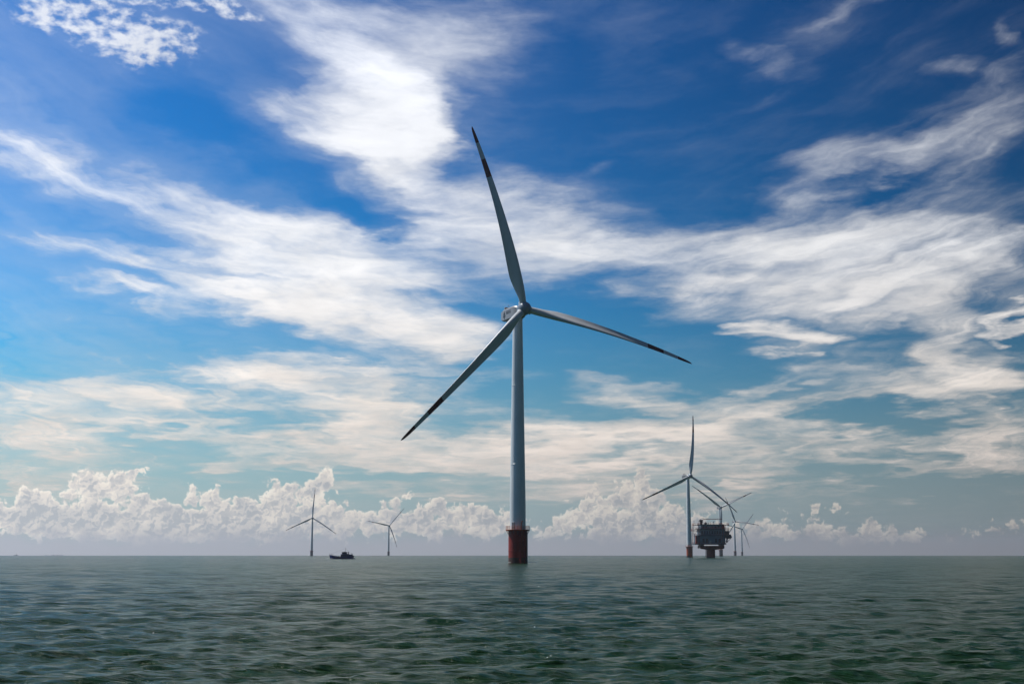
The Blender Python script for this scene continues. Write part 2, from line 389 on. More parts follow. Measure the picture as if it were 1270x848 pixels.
# ---------------------------------------------------------------- sea
def build_sea():
    rng = np.random.default_rng(11)
    fine = np.radians(np.linspace(-29, 29, 1050))
    side = np.radians(np.linspace(29, 331, 180))[1:-1]
    azs = np.concatenate([fine, side]); na = len(azs)
    rad = [2.0]
    while rad[-1] < 12000: rad.append(rad[-1] * (1.030 if rad[-1] < 12 else 1.0042 if rad[-1] < 450 else 1.012))
    rad = np.array(rad); nr = len(rad)
    A, Rr = np.meshgrid(azs, rad)
    X = Rr * np.sin(A); Y = Rr * np.cos(A)
    Z = np.zeros_like(X); DX = np.zeros_like(X); DY = np.zeros_like(X)
    step = Rr * np.where(Rr < 450, 0.0042, 0.012)
    main = math.radians(118)            # direction the waves run to: away from the camera, to the left
    bands = [(2.6, 8.0, 45, .072, .34), (1.0, 2.6, 60, .150, .48), (0.45, 1.0, 60, .230, .60), (0.30, 0.5, 40, .150, .75)]
    for lo, hi, cnt, slope, spread in bands:
        for i in range(cnt):
            lam = lo * (hi / lo) ** rng.random()
            th = main + rng.normal(0, spread)
            kx, ky = math.cos(th), math.sin(th); k = 2 * math.pi / lam
            amp = slope * math.sqrt(2 / cnt) / k * rng.uniform(.6, 1.3)
            ok = lam / (2.4 * 0.0042) * 1.3; rows = rad < max(ok, 0) if lam < 2.8 else np.ones(nr, bool)
            x, y = X[rows], Y[rows]
            w = np.clip(lam / (2.4 * step[rows]) - 1, 0, 1)
            ph = k * (x * kx + y * ky) + rng.uniform(0, 6.28)
            # patches of livelier and calmer water
            env = 0.8 + 0.6 * np.sin((x * ky - y * kx) / (lam * 3.3) + rng.uniform(0, 6.28)) * np.sin((x * kx + y * ky) / (lam * 4.1) + rng.uniform(0, 6.28))
            a = amp * w * env
            Z[rows] += a * np.sin(ph)
            DX[rows] += a * .9 * kx * np.cos(ph); DY[rows] += a * .9 * ky * np.cos(ph)
    X2 = X + DX; Y2 = Y + DY
    Z -= (X * X + Y * Y) / (2 * RE)
    co = np.stack([X2, Y2, Z], -1).reshape(-1, 3)
    j, i = np.meshgrid(np.arange(nr - 1), np.arange(na), indexing='ij'); i2 = (i + 1) % na
    quads = np.stack([j * na + i, (j + 1) * na + i, (j + 1) * na + i2, j * na + i2], -1).reshape(-1, 4)[:, ::-1]
    global SEA_GRID
    SEA_GRID = (azs, rad, co.reshape(nr, na, 3))
    me = bpy.data.meshes.new('sea')
    me.vertices.add(len(co)); me.vertices.foreach_set('co', co.astype(np.float32).ravel())
    nf = len(quads); me.loops.add(nf * 4); me.loops.foreach_set('vertex_index', quads.astype(np.int32).ravel())
    me.polygons.add(nf); me.polygons.foreach_set('loop_start', np.arange(0, nf * 4, 4, dtype=np.int32))
    me.polygons.foreach_set('loop_total', np.full(nf, 4, dtype=np.int32))
    me.polygons.foreach_set('use_smooth', np.ones(nf, dtype=bool))
    me.update(calc_edges=True)
    if me.polygons[nf // 2].normal.z < 0: me.flip_normals()
    m, nt, b, g = newmat('sea_water')
    geo = nt.nodes.new('ShaderNodeNewGeometry'); p = geo.outputs['Position']
    g.L.new(g.mix(g.smooth(g.noise(p, .012, 3, .5), .35, .7), (.005, .026, .009), (.011, .033, .010)), b.inputs['Base Color'])
    b.inputs['Specular IOR Level'].default_value = 0.10; b.inputs['Roughness'].default_value = 0.18; b.inputs['IOR'].default_value = 1.333
    rp = nt.nodes.new('ShaderNodeMapping'); g.L.new(p, rp.inputs[0]); rp.inputs['Rotation'].default_value = (0, 0, R(-28)); rp.inputs['Scale'].default_value = (.5, 1.4, 1)
    rp = rp.outputs[0]
    h1 = g.noise(rp, 0.55, 4, .62); h2 = g.noise(rp, 2.6, 5, .62, .4); h3 = g.noise(rp, .16, 3, .6)
    h4 = g.noise(rp, 8.0, 4, .6)
    h = g.m('ADD', g.m('ADD', g.m('MULTIPLY', h1, .85), g.m('MULTIPLY', h2, .22)), g.m('ADD', g.m('MULTIPLY', h3, 1.3), g.m('MULTIPLY', h4, .02)))
    bp = nt.nodes.new('ShaderNodeBump'); bp.inputs['Strength'].default_value = 1.0; bp.inputs['Distance'].default_value = 1.0
    g.L.new(h, bp.inputs['Height']); g.L.new(bp.outputs[0], b.inputs['Normal'])
    me.materials.append(m)
    o = obj('sea', me); o['kind'] = 'structure'
    return o
build_sea()
def sea_z(x, y):
    """Height of the modelled water surface at a point."""
    azs, rad, co = SEA_GRID
    j = int(np.argmin(np.abs(rad - math.hypot(x, y)))); i = int(np.argmin(np.abs(azs - math.atan2(x, y))))
    b = co[max(j - 6, 0):j + 7, max(i - 6, 0):i + 7].reshape(-1, 3)
    return float(b[np.argmin((b[:, 0] - x) ** 2 + (b[:, 1] - y) ** 2), 2])

# ---------------------------------------------------------------- wind turbines
HUBZ, OVER, RAD = 85.6, 5.5, 66.3
def blade_mesh():
    mb = MB(); n = 52
    st = [1.4, 1.9, 2.5, 3.2, 4, 5, 6, 7, 8, 9, 10, 11, 12, 13, 14, 15.5, 17, 18.5, 20, 22, 24, 26, 28, 30, 32, 34, 36, 38, 40, 42, 44, 46.8, 46.81, 50, 53.6, 53.61, 57, 59.9, 59.91, 62.5, 64.4, 65.5, 66.1, 66.3]
    def smooth_interp(r, xs, ys):
        o_ = np.linspace(-1.6, 1.6, 9); return float(np.mean(np.interp(np.clip(r + o_, 1.4, 66.3), xs, ys))) if 2.5 < r < 64 else float(np.interp(r, xs, ys))
    def at(r): return smooth_interp(r, [1.4, 3.4, 7, 11.5, 17, 28, 40, 54, 62.5, 65.2, 66.3], [2.3, 2.35, 3.5, 4.35, 4.1, 3.15, 2.35, 1.6, 1.15, .8, .12])
    def tr(r): return smooth_interp(r, [1.4, 3.4, 7, 11.5, 17, 28, 45, 66.3], [1.0, .98, .62, .42, .33, .26, .21, .17])
    def tw(r): return math.radians(smooth_interp(r, [1.4, 7, 12, 20, 32, 50, 66], [20, 21, 19, 15, 10, 5, 1]) + 13)
    rings = []
    for r in st:
        c, t, w = at(r), tr(r), tw(r)
        rnd = float(np.clip((t - .42) / .5, 0, 1)); q = []
        t_ = r / RAD
        fwd = 2.2 * t_ + 14.0 * t_ * (1 - t_) * (1.15 - .3 * t_)
        for i in range(n):
            a = 2 * math.pi * i / n
            xc = .5 * (1 + math.cos(a))                                     # 0 leading edge .. 1 trailing edge
            yt = 5 * t * (.2969 * math.sqrt(max(xc, 0)) - .126 * xc - .3516 * xc ** 2 + .2843 * xc ** 3 - .1036 * xc ** 4) + .002
            ya = yt * (1 if a < math.pi else -1) + .10 * math.sin(math.pi * xc) * (1 - rnd)
            ax, ay = (.32 - xc) * c, ya * c
            cx_, cy_ = -math.cos(a) * c * .5, math.sin(a) * c * .5 * t
            x, y = ax * (1 - rnd) + cx_ * rnd, ay * (1 - rnd) + cy_ * rnd
            q.append((x * math.cos(w) + y * math.sin(w), -x * math.sin(w) + y * math.cos(w) - fwd, r))
        rings.append(q)
    for j in range(len(st) - 1):
        mid = (st[j] + st[j + 1]) / 2
        k = 'bladered' if (46.805 < mid < 53.605 or mid > 59.905) else 'blade'
        mb.add(rings[j] + rings[j + 1], [(i, (i + 1) % n, n + (i + 1) % n, n + i) for i in range(n)], k, True)
    mb.add(rings[0], [tuple(range(n))], 'blade'); mb.add(rings[-1], [tuple(range(n))], 'bladered')
    return mb.mesh('blade')

def turbine_meshes(base='red'):
    D = {}
    # steel transition piece in the water
    mb = MB()
    mb.lathe([(3.17, -3), (3.17, 1.1), (3.17, 1.9), (3.17, 4.1), (3.24, 4.12), (3.24, 4.3), (3.17, 4.32), (3.17, 10.6), (3.35, 10.62), (3.35, 10.95), (2.72, 10.96)],
             ['tide', 'tide', base, base, base, base, base, base, base, base], 64)
    D['foundation'] = mb.mesh('foundation')
    mb = MB()
    for s in (-1, 1):
        mb.tube([(s * .75, 0, -2.5), (s * .75, 0, 8.6), (s * .75, .55, 9.3)], .17, base, 8)
        for z in (1.2, 4.2, 7.6): mb.tube([(s * .75, 0, z), (s * .75, 1.35, z)], .10, base, 6)
        mb.tube([(s * .25, .25, -2), (s * .25, .25, 10.6)], .05, 'yellow', 6)
    for i in range(40): mb.tube([(-.25, .25, -1.6 + i * .3), (.25, .25, -1.6 + i * .3)], .025, 'yellow', 5)
    D['landing'] = mb.mesh('boat_landing')
    mb = MB(); mb.tube([(0, 0, -2.5), (0, 0, 10.4)], .16, 'galv', 8)
    for z in (.8, 3.4, 6, 8.8): mb.box(-.2, .2, -.05, .5, z, z + .12, 'steel')
    D['jtube'] = mb.mesh('cable_tube')
    mb = MB()
    mb.lathe([(2.75, 10.96), (4.0, 10.96), (4.08, 11.02), (4.08, 11.22), (4.0, 11.26), (2.75, 11.26)], 'yellow', 40, cap=False)
    for i in range(16):
        a = i * math.pi / 8; c, s = math.cos(a), math.sin(a)
        mb.tube([(3.2 * c, 3.2 * s, 9.6), (3.95 * c, 3.95 * s, 10.96)], .07, 'steel', 5)
        mb.tube([(3.1 * c, 3.1 * s, 10.9), (4.0 * c, 4.0 * s, 10.9)], .08, 'steel', 5)
    D['platform'] = mb.mesh('work_platform')
    mb = MB()
    for i in range(24):
        a = i * math.pi / 12; c, s = 3.98 * math.cos(a), 3.98 * math.sin(a)
        mb.tube([(c, s, 11.2), (c, s, 12.4)], .045, 'yellow', 5)
    for z in (11.6, 12.0, 12.4):
        mb.tube([(3.98 * math.cos(i * math.pi / 24), 3.98 * math.sin(i * math.pi / 24), z) for i in range(49)], .035, 'yellow', 5)
    D['railing'] = mb.mesh('railing')
    mb = MB()
    mb.tube([(3.4, 0, 11.2), (3.4, 0, 13.4), (3.5, 0, 13.7), (4.8, 0, 14.0)], .12, 'yellow', 8)
    mb.tube([(3.4, 0, 12.4), (4.3, 0, 13.85)], .06, 'yellow', 6); mb.tube([(4.75, 0, 14), (4.75, 0, 13.1)], .03, 'steel', 5)
    D['davit'] = mb.mesh('davit_crane')
    # tower with flange seams
    prof = []; zs = [11.26, 33, 33.05, 33.25, 33.3, 60, 60.05, 60.2, 60.25, HUBZ - 2.2]
    for z in zs:
        t = (z - 11.26) / (HUBZ - 13.5); r = 2.68 + (1.68 - 2.68) * max(0, (t - .12) / .88) if t > .12 else 2.68
        prof.append((r + (.045 if z in (33.05, 33.25, 60.05, 60.2) else 0), z))
    prof.insert(1, (2.68, 19.5))
    mb = MB(); mb.lathe(prof, 'white', 72); D['tower'] = mb.mesh('tower')
    mb = MB(); mb.box(-.55, .55, -.12, .12, 11.4, 13.7, 'grey', .06); D['door'] = mb.mesh('door')
    # nacelle, local: -Y is forward
    mb = MB()
    secs = [(-3.0, 1.45, -1.55, 1.6), (-2.2, 1.95, -1.95, 2.0), (-.5, 2.15, -2.1, 2.25), (5, 2.15, -2.1, 2.3), (8.2, 2.1, -1.95, 2.25), (10.2, 1.85, -1.35, 2.05), (10.5, 1.6, -1.0, 1.8)]
    rings = []
    for (y, w, z0, z1) in secs:
        c = .45; rings.append([(-w + c, y, z0), (w - c, y, z0), (w, y, z0 + c), (w, y, z1 - c), (w - c, y, z1), (-w + c, y, z1), (-w, y, z1 - c), (-w, y, z0 + c)])
    for j in range(len(rings) - 1): mb.add(rings[j] + rings[j + 1], [(i, (i + 1) % 8, 8 + (i + 1) % 8, 8 + i) for i in range(8)], 'grey')
    mb.add(rings[0], [tuple(range(8))], 'grey'); mb.add(rings[-1], [tuple(range(8))], 'grey')
    mb.lathe([(1.75, -2.75), (1.75, -2.05)], 'white', 40)
    D['nacelle'] = mb.mesh('nacelle')
    mb = MB(); mb.box(-1.5, 1.5, 7.6, 8.3, 2.27, 3.2, 'grey', .1)
    for i in range(7): mb.box(-1.35 + i * .4, -1.25 + i * .4, 7.55, 7.62, 2.4, 3.1, 'steel')
    D['cooler'] = mb.mesh('cooler')
    mb = MB(); mb.tube([(.9, 9.2, 2.1), (.9, 9.2, 4.1)], .045, 'galv', 6); mb.tube([(.5, 9.2, 4.0), (1.3, 9.2, 4.0)], .03, 'galv', 5)
    mb.lathe([(.0, 4.05), (.14, 4.1), (.14, 4.3), (0, 4.36)], 'red', 10, .5, 9.2); D['mast'] = mb.mesh('wind_vane')
    # emblem and lettering on the flank: a triangle cut by a pale line, and rows of dark characters
    mb = MB()
    def flank(poly):
        vs = [(-2.16, y, z) for y, z in poly] + [(-2.19, y, z) for y, z in poly]; n_ = len(poly)
        mb.add(vs, [tuple(range(n_)), tuple(range(2 * n_ - 1, n_ - 1, -1))] + [(i, (i + 1) % n_, n_ + (i + 1) % n_, n_ + i) for i in range(n_)], 'mark')
    flank([(7.55, .15), (5.85, .15), (6.7, 1.45)]); flank([(7.7, -.1), (5.7, -.1), (6.1, -.75), (7.3, -.75)]); flank([(7.1, -.9), (6.3, -.9), (6.7, -1.35)])
    D['emblem'] = mb.mesh('emblem')
    mb = MB(); y = 5.0
    for k in range(4):
        flank([(y, .1), (y - .16, .1), (y - .16, 1.15), (y, 1.15)]); flank([(y - .18, .93), (y - .75, .93), (y - .75, 1.1), (y - .18, 1.1)])
        flank([(y - .18, .5 - .1 * (k % 2)), (y - .7, .5), (y - .7, .66), (y - .18, .66)]); flank([(y - .6, .1), (y - .76, .1), (y - .76, .45), (y - .6, .45)])
        if k % 2: flank([(y - .18, .1), (y - .58, .1), (y - .58, .24), (y - .18, .24)])
        y -= 1.05
    D['lettering'] = mb.mesh('lettering')
    # rotor, local: axis -Y, centre at the origin
    mb = MB(); n = 36
    prof = [(1.75, 2.1), (2.15, 1.6), (2.32, .6), (2.32, -.4), (2.15, -1.3), (1.7, -2.1), (1.0, -2.65), (.35, -2.9), (0.02, -2.93)]
    for j in range(len(prof) - 1):
        (r0, y0), (r1, y1) = prof[j], prof[j + 1]
        mb.add([(r * math.cos(2 * math.pi * i / n), yy, r * math.sin(2 * math.pi * i / n)) for r, yy in ((r0, y0), (r1, y1)) for i in range(n)],
               [(i, (i + 1) % n, n + (i + 1) % n, n + i) for i in range(n)], 'hubgrey', True)
    mb.add([(1.75 * math.cos(2 * math.pi * i / n), 2.1, 1.75 * math.sin(2 * math.pi * i / n)) for i in range(n)], [tuple(range(n))], 'white')
    D['hub'] = mb.mesh('hub')
    mb = MB(); mb.lathe([(1.32, 1.3), (1.32, 2.5), (1.26, 2.6)], 'white', 32); D['collar'] = mb.mesh('blade_collar')
    D['blade'] = blade_mesh()
    return D

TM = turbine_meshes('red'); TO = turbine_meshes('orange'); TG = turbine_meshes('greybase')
for k in TM:
    if k not in ('foundation', 'landing'): TO[k] = TG[k] = TM[k]

def wind_turbine(px, depth, yaw, phase, label, D, scale=1.0, detail=True, land=20):
    base = ground(px, depth)
    t = thing('wind_turbine', label, 'wind turbine', base, 0, 'wind turbines standing in the sea', scale)
    f = obj('foundation', D['foundation'], t)
    a = R(land)
    RZ = Matrix.Rotation
    obj('boat_landing', D['landing'], f, RZ(a, 4, 'Z') @ Matrix.Translation((0, -4.5, 0)))
    obj('cable_tube', D['jtube'], f, RZ(R(62), 4, 'Z') @ Matrix.Translation((0, -3.6, 0)))
    p = obj('work_platform', D['platform'], t)
    obj('railing', D['railing'], p)
    obj('davit_crane', D['davit'], p, RZ(R(-70), 4, 'Z'))
    tw = obj('tower', D['tower'], t)
    obj('door', D['door'], tw, RZ(R(-35), 4, 'Z') @ Matrix.Translation((0, -2.70, 0)))
    Y = Matrix.Translation((0, 0, HUBZ)) @ RZ(R(yaw), 4, 'Z')
    nc = obj('nacelle', D['nacelle'], t, Y)
    for k, nm in (('cooler', 'cooler'), ('mast', 'wind_vane'), ('emblem', 'emblem'), ('lettering', 'lettering')): obj(nm, D[k], nc)
    rot = Matrix.Translation((0, 0, HUBZ)) @ RZ(R(yaw), 4, 'Z') @ RZ(R(-5), 4, 'X') @ Matrix.Translation((0, -OVER, 0))
    h = obj('hub', D['hub'], t, rot)
    for i in range(3):
        B = RZ(R(90 - (phase + 120 * i)), 4, 'Y')
        obj('blade_collar', D['collar'], h, B)
        obj('blade', D['blade'], t, rot @ B)
    return t

wind_turbine(642.2, 440, 23.7, 106.0, 'large nearest white turbine on a dark red foundation with a ringed platform', TM)
wind_turbine(855.2, 1396, 21, 83.9, 'white turbine on an orange-red foundation just left of the offshore substation, one blade straight up', TO)
wind_turbine(894.2, 2338, 13, 24.3, 'white turbine partly hidden behind the offshore substation, two blades in a V', TG)
wind_turbine(911.8, 3330, 17, 112, 'small pale turbine just right of the substation, the nearer of the slim pair', TG)
wind_turbine(920.4, 4250, 18, 48.3, 'tiny pale turbine farthest right, right of the slim one beside the substation', TG)
wind_turbine(386.4, 2990, 8, 86.0, 'distant turbine left of the fishing boat with one blade pointing up', TG)
wind_turbine(481.8, 3790, 19, 48.8, 'distant turbine right of the fishing boat with one blade up to the right', TG)

# ---------------------------------------------------------------- offshore substation
def box_part(name, parent, dims, k, c=.15, **kw):
    mb = MB(); mb.box(*dims, k, c); return obj(name, mb, parent)
def rail(mb, pts, k='rust', h=1.3, step=2.2, r=.07):
    for (a, b) in zip(pts[:-1], pts[1:]):
        a, b = Vector(a), Vector(b); n = max(1, int((b - a).length / step))
        for i in range(n + 1): q = a.lerp(b, i / n); mb.tube([q, q + Vector((0, 0, h))], r, k, 5)
        for z in (h * .5, h): mb.tube([a + Vector((0, 0, z)), b + Vector((0, 0, z))], r * .8, k, 5)
def substation():
    # one local metre is one real metre; seen from the sea its long face looks at the camera (-Y)
    t = thing('offshore_substation', 'dark blue-grey offshore substation stacked on one thick rusty red pile', 'substation', ground(881.7, 1160), R(1))
    mb = MB(); mb.lathe([(3.9, -4), (3.9, .8), (3.9, 7.2), (4.3, 7.3), (9.5, 9.4), (9.6, 10.2), (3, 10.25)], ['tide', 'rust', 'rust', 'rust', 'rust', 'rust'], 48)
    p = obj('pile', mb, t)
    mb = MB()
    for s in (-4.9, -4.1):
        mb.tube([(s, -1.6, -3), (s, -1.6, 8)], .16, 'rust', 8)
    for i in range(24): mb.tube([(-4.9, -1.6, -1 + i * .4), (-4.1, -1.6, -1 + i * .4)], .05, 'rust', 5)
    obj('boat_landing', mb, p)
    # brackets and box girder under the deck
    mb = MB(); mb.box(-10.4, 10.9, -8, 8, 8.4, 10.6, 'rust', .2)
    for x in (-9.8, -7.6, 8.2, 10.2): mb.box(x, x + .5, -7.5, 7.5, 10.6, 11.6, 'steel')
    mb.tube([(-10, -7.8, 8.4), (-3, -2, 7.4)], .5, 'rust', 8); mb.tube([(10.4, -7.8, 8.4), (3, -2, 7.4)], .5, 'rust', 8)
    obj('under_frame', mb, t)
    mb = MB(); mb.box(-15.6, 12.2, -10.5, 10.5, 11.6, 12.3, 'subdark', .1)
    rail(mb, [(-15.5, 10, 12.3), (-15.5, -10.4, 12.3), (12, -10.4, 12.3)], 'rust', 1.3, 2.6)
    obj('cable_deck', mb, t)
    # main modules
    m1 = box_part('lower_module', t, (-12.9, 11.0, -9.2, 9.5, 12.3, 19.4), 'subgrey')
    for x in (-8.6, -5.6, 2.4, 5.6): box_part('service_panel', m1, (x, x + 1.9, -9.32, -9.2, 13.4, 16.8), 'subdark', .04)
    box_part('door', m1, (-2.6, -.9, -9.34, -9.2, 12.35, 15.0), 'galv', .04)
    mb = MB(); mb.box(-14.4, -12.95, -8.8, -4.5, 12.3, 19.3, 'rust', .1); obj('side_module', mb, t)
    m2 = box_part('middle_module', t, (-10.4, 11.6, -8.6, 9.2, 19.7, 25.0), 'subgrey')
    for i in range(9): box_part('louvre', m2, (-9.2 + i * 2.25, -8.1 + i * 2.25, -8.72, -8.6, 21.0, 23.4), 'subdark' if i % 3 else 'glass', .03)
    m3 = box_part('upper_module', t, (-9.6, 8.8, -7.6, 8.6, 25.3, 29.0), 'subgrey')
    for i in range(6): box_part('window', m3, (-8 + i * 2.7, -6.6 + i * 2.7, -7.7, -7.6, 26.2, 27.7), 'galv' if i == 2 else 'glass', .03)
    mb = MB()
    for z, x0, x1 in ((19.4, -13.4, 12.4), (25.0, -12.0, 12.4)):
        mb.box(x0, x1, -10.2, 10.0, z, z + .3, 'subdark'); rail(mb, [(x0 + .2, 9, z + .3), (x0 + .2, -10.1, z + .3), (x1 - .2, -10.1, z + .3), (x1 - .2, 9, z + .3)], 'rust', 1.2, 2.6)
    mb.box(-10.2, 9.6, -8.4, 9.2, 29.0, 29.35, 'subdark'); rail(mb, [(-10, 9, 29.35), (-10, -8.3, 29.35), (9.4, -8.3, 29.35), (9.4, 9, 29.35)], 'rust', 1.2, 2.4)
    obj('walkway', mb, t)
    # outrigger galleries, left and right
    for nm, x0, x1, zs in (('left', -16.9, -10.3, (23.6, 28.4)), ('right', 11.6, 16.2, (24.4, 28.6))):
        mb = MB()
        for z in zs:
            mb.box(x0 + (1.2 if z > 28 and x0 < 0 else 0), x1, -5, 4, z, z + .35, 'rust')
            a = x0 + (1.2 if z > 28 and x0 < 0 else 0) + .15 if x0 < 0 else x1 - .15
            rail(mb, [(a, 3.8, z + .35), (a, -4.8, z + .35), (x1 if x0 < 0 else x0, -4.8, z + .35)], 'yellow', 1.4, 1.6)
        if x0 < 0:
            mb.tube([(-15.4, -4.5, 12.3), (-15.4, -4.5, 28.4)], .22, 'rust', 6); mb.tube([(-15.4, 3.5, 12.3), (-15.4, 3.5, 28.4)], .22, 'rust', 6)
            mb.tube([(-15.4, -4.5, 19.6), (-12.5, -4.5, 23.6)], .15, 'rust', 6)
        else:
            mb.tube([(12.6, -4.5, 19.4), (12.6, -4.5, 28.6)], .2, 'rust', 6); mb.tube([(12.4, -4, 22.0), (15.6, -4, 24.3)], .15, 'rust', 6)
        obj('gallery', mb, t)
    # cooling radiators jutting out on the right
    mb = MB(); mb.box(11.2, 15.6, -7.5, 6.5, 17.2, 23.6, 'subdark', .2); mb.box(15.6, 17.4, -6.5, 5.5, 16.9, 20.4, 'subdark', .3)
    for i in range(9): mb.box(12.0 + .0, 15.4, -7.6 - .25, -7.5, 17.6 + i * .65, 17.85 + i * .65, 'steel')
    mb.box(17.4, 18.4, -4, 4, 17.4, 19.2, 'subdark', .2)
    obj('radiator', mb, t)
    for y in (-6.5, 5):
        mb = MB(); mb.tube([(11.6, y, 12.5), (13.4, y, 13.6), (13.6, y, 17.2)], .7, 'subdark', 10); mb.tube([(13.2, y, 13.6), (16.9, y, 16.9)], .25, 'steel', 6)
        obj('brace', mb, t)
    # pedestal crane with its boom laid down to the right
    c = thing_part = bpy.data.objects.new('crane', None); col.objects.link(c); c.parent = t; c.location = (-7.4, 3, 29)
    mb = MB(); mb.lathe([(1.1, 0), (1.1, 2.2), (1.7, 2.3), (1.7, 2.7)], 'steel', 20); mb.box(-1.6, 1.2, -1.4, 1.4, 2.7, 4.6, 'steel', .2); obj('pedestal', mb, c)
    mb = MB()
    for y in (-.6, .6):
        mb.tube([(.4, y, 3.4), (2.6, y * .8, 5.3), (18.6, y * .3, 5.3)], .16, 'rust', 6); mb.tube([(2.2, y * .8, 4.8), (18.6, y * .3, 5.05)], .12, 'rust', 6)
    for i in range(16): mb.tube([(2.4 + i, -.45, 5.3 if i % 2 else 4.8), (3.4 + i, .45 - .02 * i, 4.9 if i % 2 else 5.3)], .07, 'rust', 5)
    mb.tube([(-1, 0, 4.4), (.6, 0, 6.0), (2.8, 0, 5.3)], .12, 'steel', 6); mb.tube([(.6, 0, 6.0), (9, 0, 5.35)], .05, 'steel', 5)
    obj('boom', mb, c)
    # things on the roof
    mb = MB(); mb.lathe([(1.2, 29.3), (1.2, 30.6), (.6, 31.3), (.02, 31.5)], 'subdark', 20, -4.4, -2); obj('vent', mb, t)
    mb = MB(); mb.tube([(2.6, -2, 29.3), (2.6, -2, 30.6)], .2, 'galv', 6)
    mb.add([(2.6 + .9 * math.cos(a) * .5 + .45, -2.2 + 1.1 * math.sin(a), 31.5 + 1.1 * math.cos(a)) for a in [i * math.pi / 8 for i in range(16)]] + [(2.3, -2.0, 31.4)],
           [(i, (i + 1) % 16, 16) for i in range(16)] + [tuple(range(16))], 'subdark'); obj('dish_antenna', mb, t)
    for x, y, z0, z1 in ((-15.0, -4, 28.7, 32.6), (-11.3, -6, 25.3, 32.8), (6.8, -6, 29.3, 33.2), (10.6, -4, 25.3, 29.8), (-1.2, 3, 29.3, 31.6), (.6, 2, 29.3, 31.9)):
        mb = MB(); mb.tube([(x, y, z0), (x, y, z1)], .16, 'rust', 6, .07); mb.tube([(x - .5, y, z1 - .7), (x + .5, y, z1 - .7)], .07, 'rust', 5); obj('mast', mb, t)
    mb = MB(); mb.box(8.4, 11.4, -6.5, 6, 25.3, 29.4, 'rust', .15); obj('transformer_box', mb, t)
    for pts, r in (([(9.4, -10.0, 12.3), (9.4, -10, 25)], .25), ([(-11.7, -9.8, 12.3), (-11.7, -9.8, 25)], .25), ([(10.9, -10.0, 19.4), (10.9, -10, 28)], .2), ([(5, -9.9, 12.4), (9.2, -9.9, 19.5)], .18)):
        mb = MB(); mb.tube(pts, r, 'rust', 6); obj('pipe', mb, t)
    return t
substation()

# ---------------------------------------------------------------- boats
def hull_mesh(L, W, sheer, k, kb, draft=.5, deckdrop=.75):
    """sheer: list of (station -.5..+.5, height); bow at -X."""
    mb = MB(); ns = 17; rings = []
    for i in range(ns):
        u = i / (ns - 1); x = -L / 2 + u * L
        top = np.interp(u, [q[0] for q in sheer], [q[1] for q in sheer])
        w = W / 2 * (min(1, (u / .38)) ** .6 if u < .38 else 1 - .22 * max(0, (u - .75) / .25)) + .03
        rake = (1 - u / .2) * 1.3 if u < .2 else 0
        tr = (u - .88) / .12 * -.7 if u > .88 else 0
        zb = -draft + (.6 * (1 - u / .15) if u < .15 else 0)
        rings.append([(x + rake, 0, zb), (x + rake * .8 + tr, -w * .62, zb + .18), (x + rake * .45 + tr * .6, -w * .9, .35), (x, -w, top), (x, -w + .12, top), (x + .02, -w + .14, top - deckdrop),
                      (x + .02, w - .14, top - deckdrop), (x, w - .12, top), (x, w, top), (x + rake * .45 + tr * .6, w * .9, .35), (x + rake * .8 + tr, w * .62, zb + .18)])
    n = 11
    for j in range(ns - 1):
        for i in range(n):
            a = [rings[j][i], rings[j][(i + 1) % n], rings[j + 1][(i + 1) % n], rings[j + 1][i]]
            mb.add(a, [(0, 1, 2, 3)], kb if i in (0, 10) else k, False)
    mb.add(rings[0], [tuple(range(n))], k); mb.add(rings[-1], [tuple(range(n))], k)
    return mb
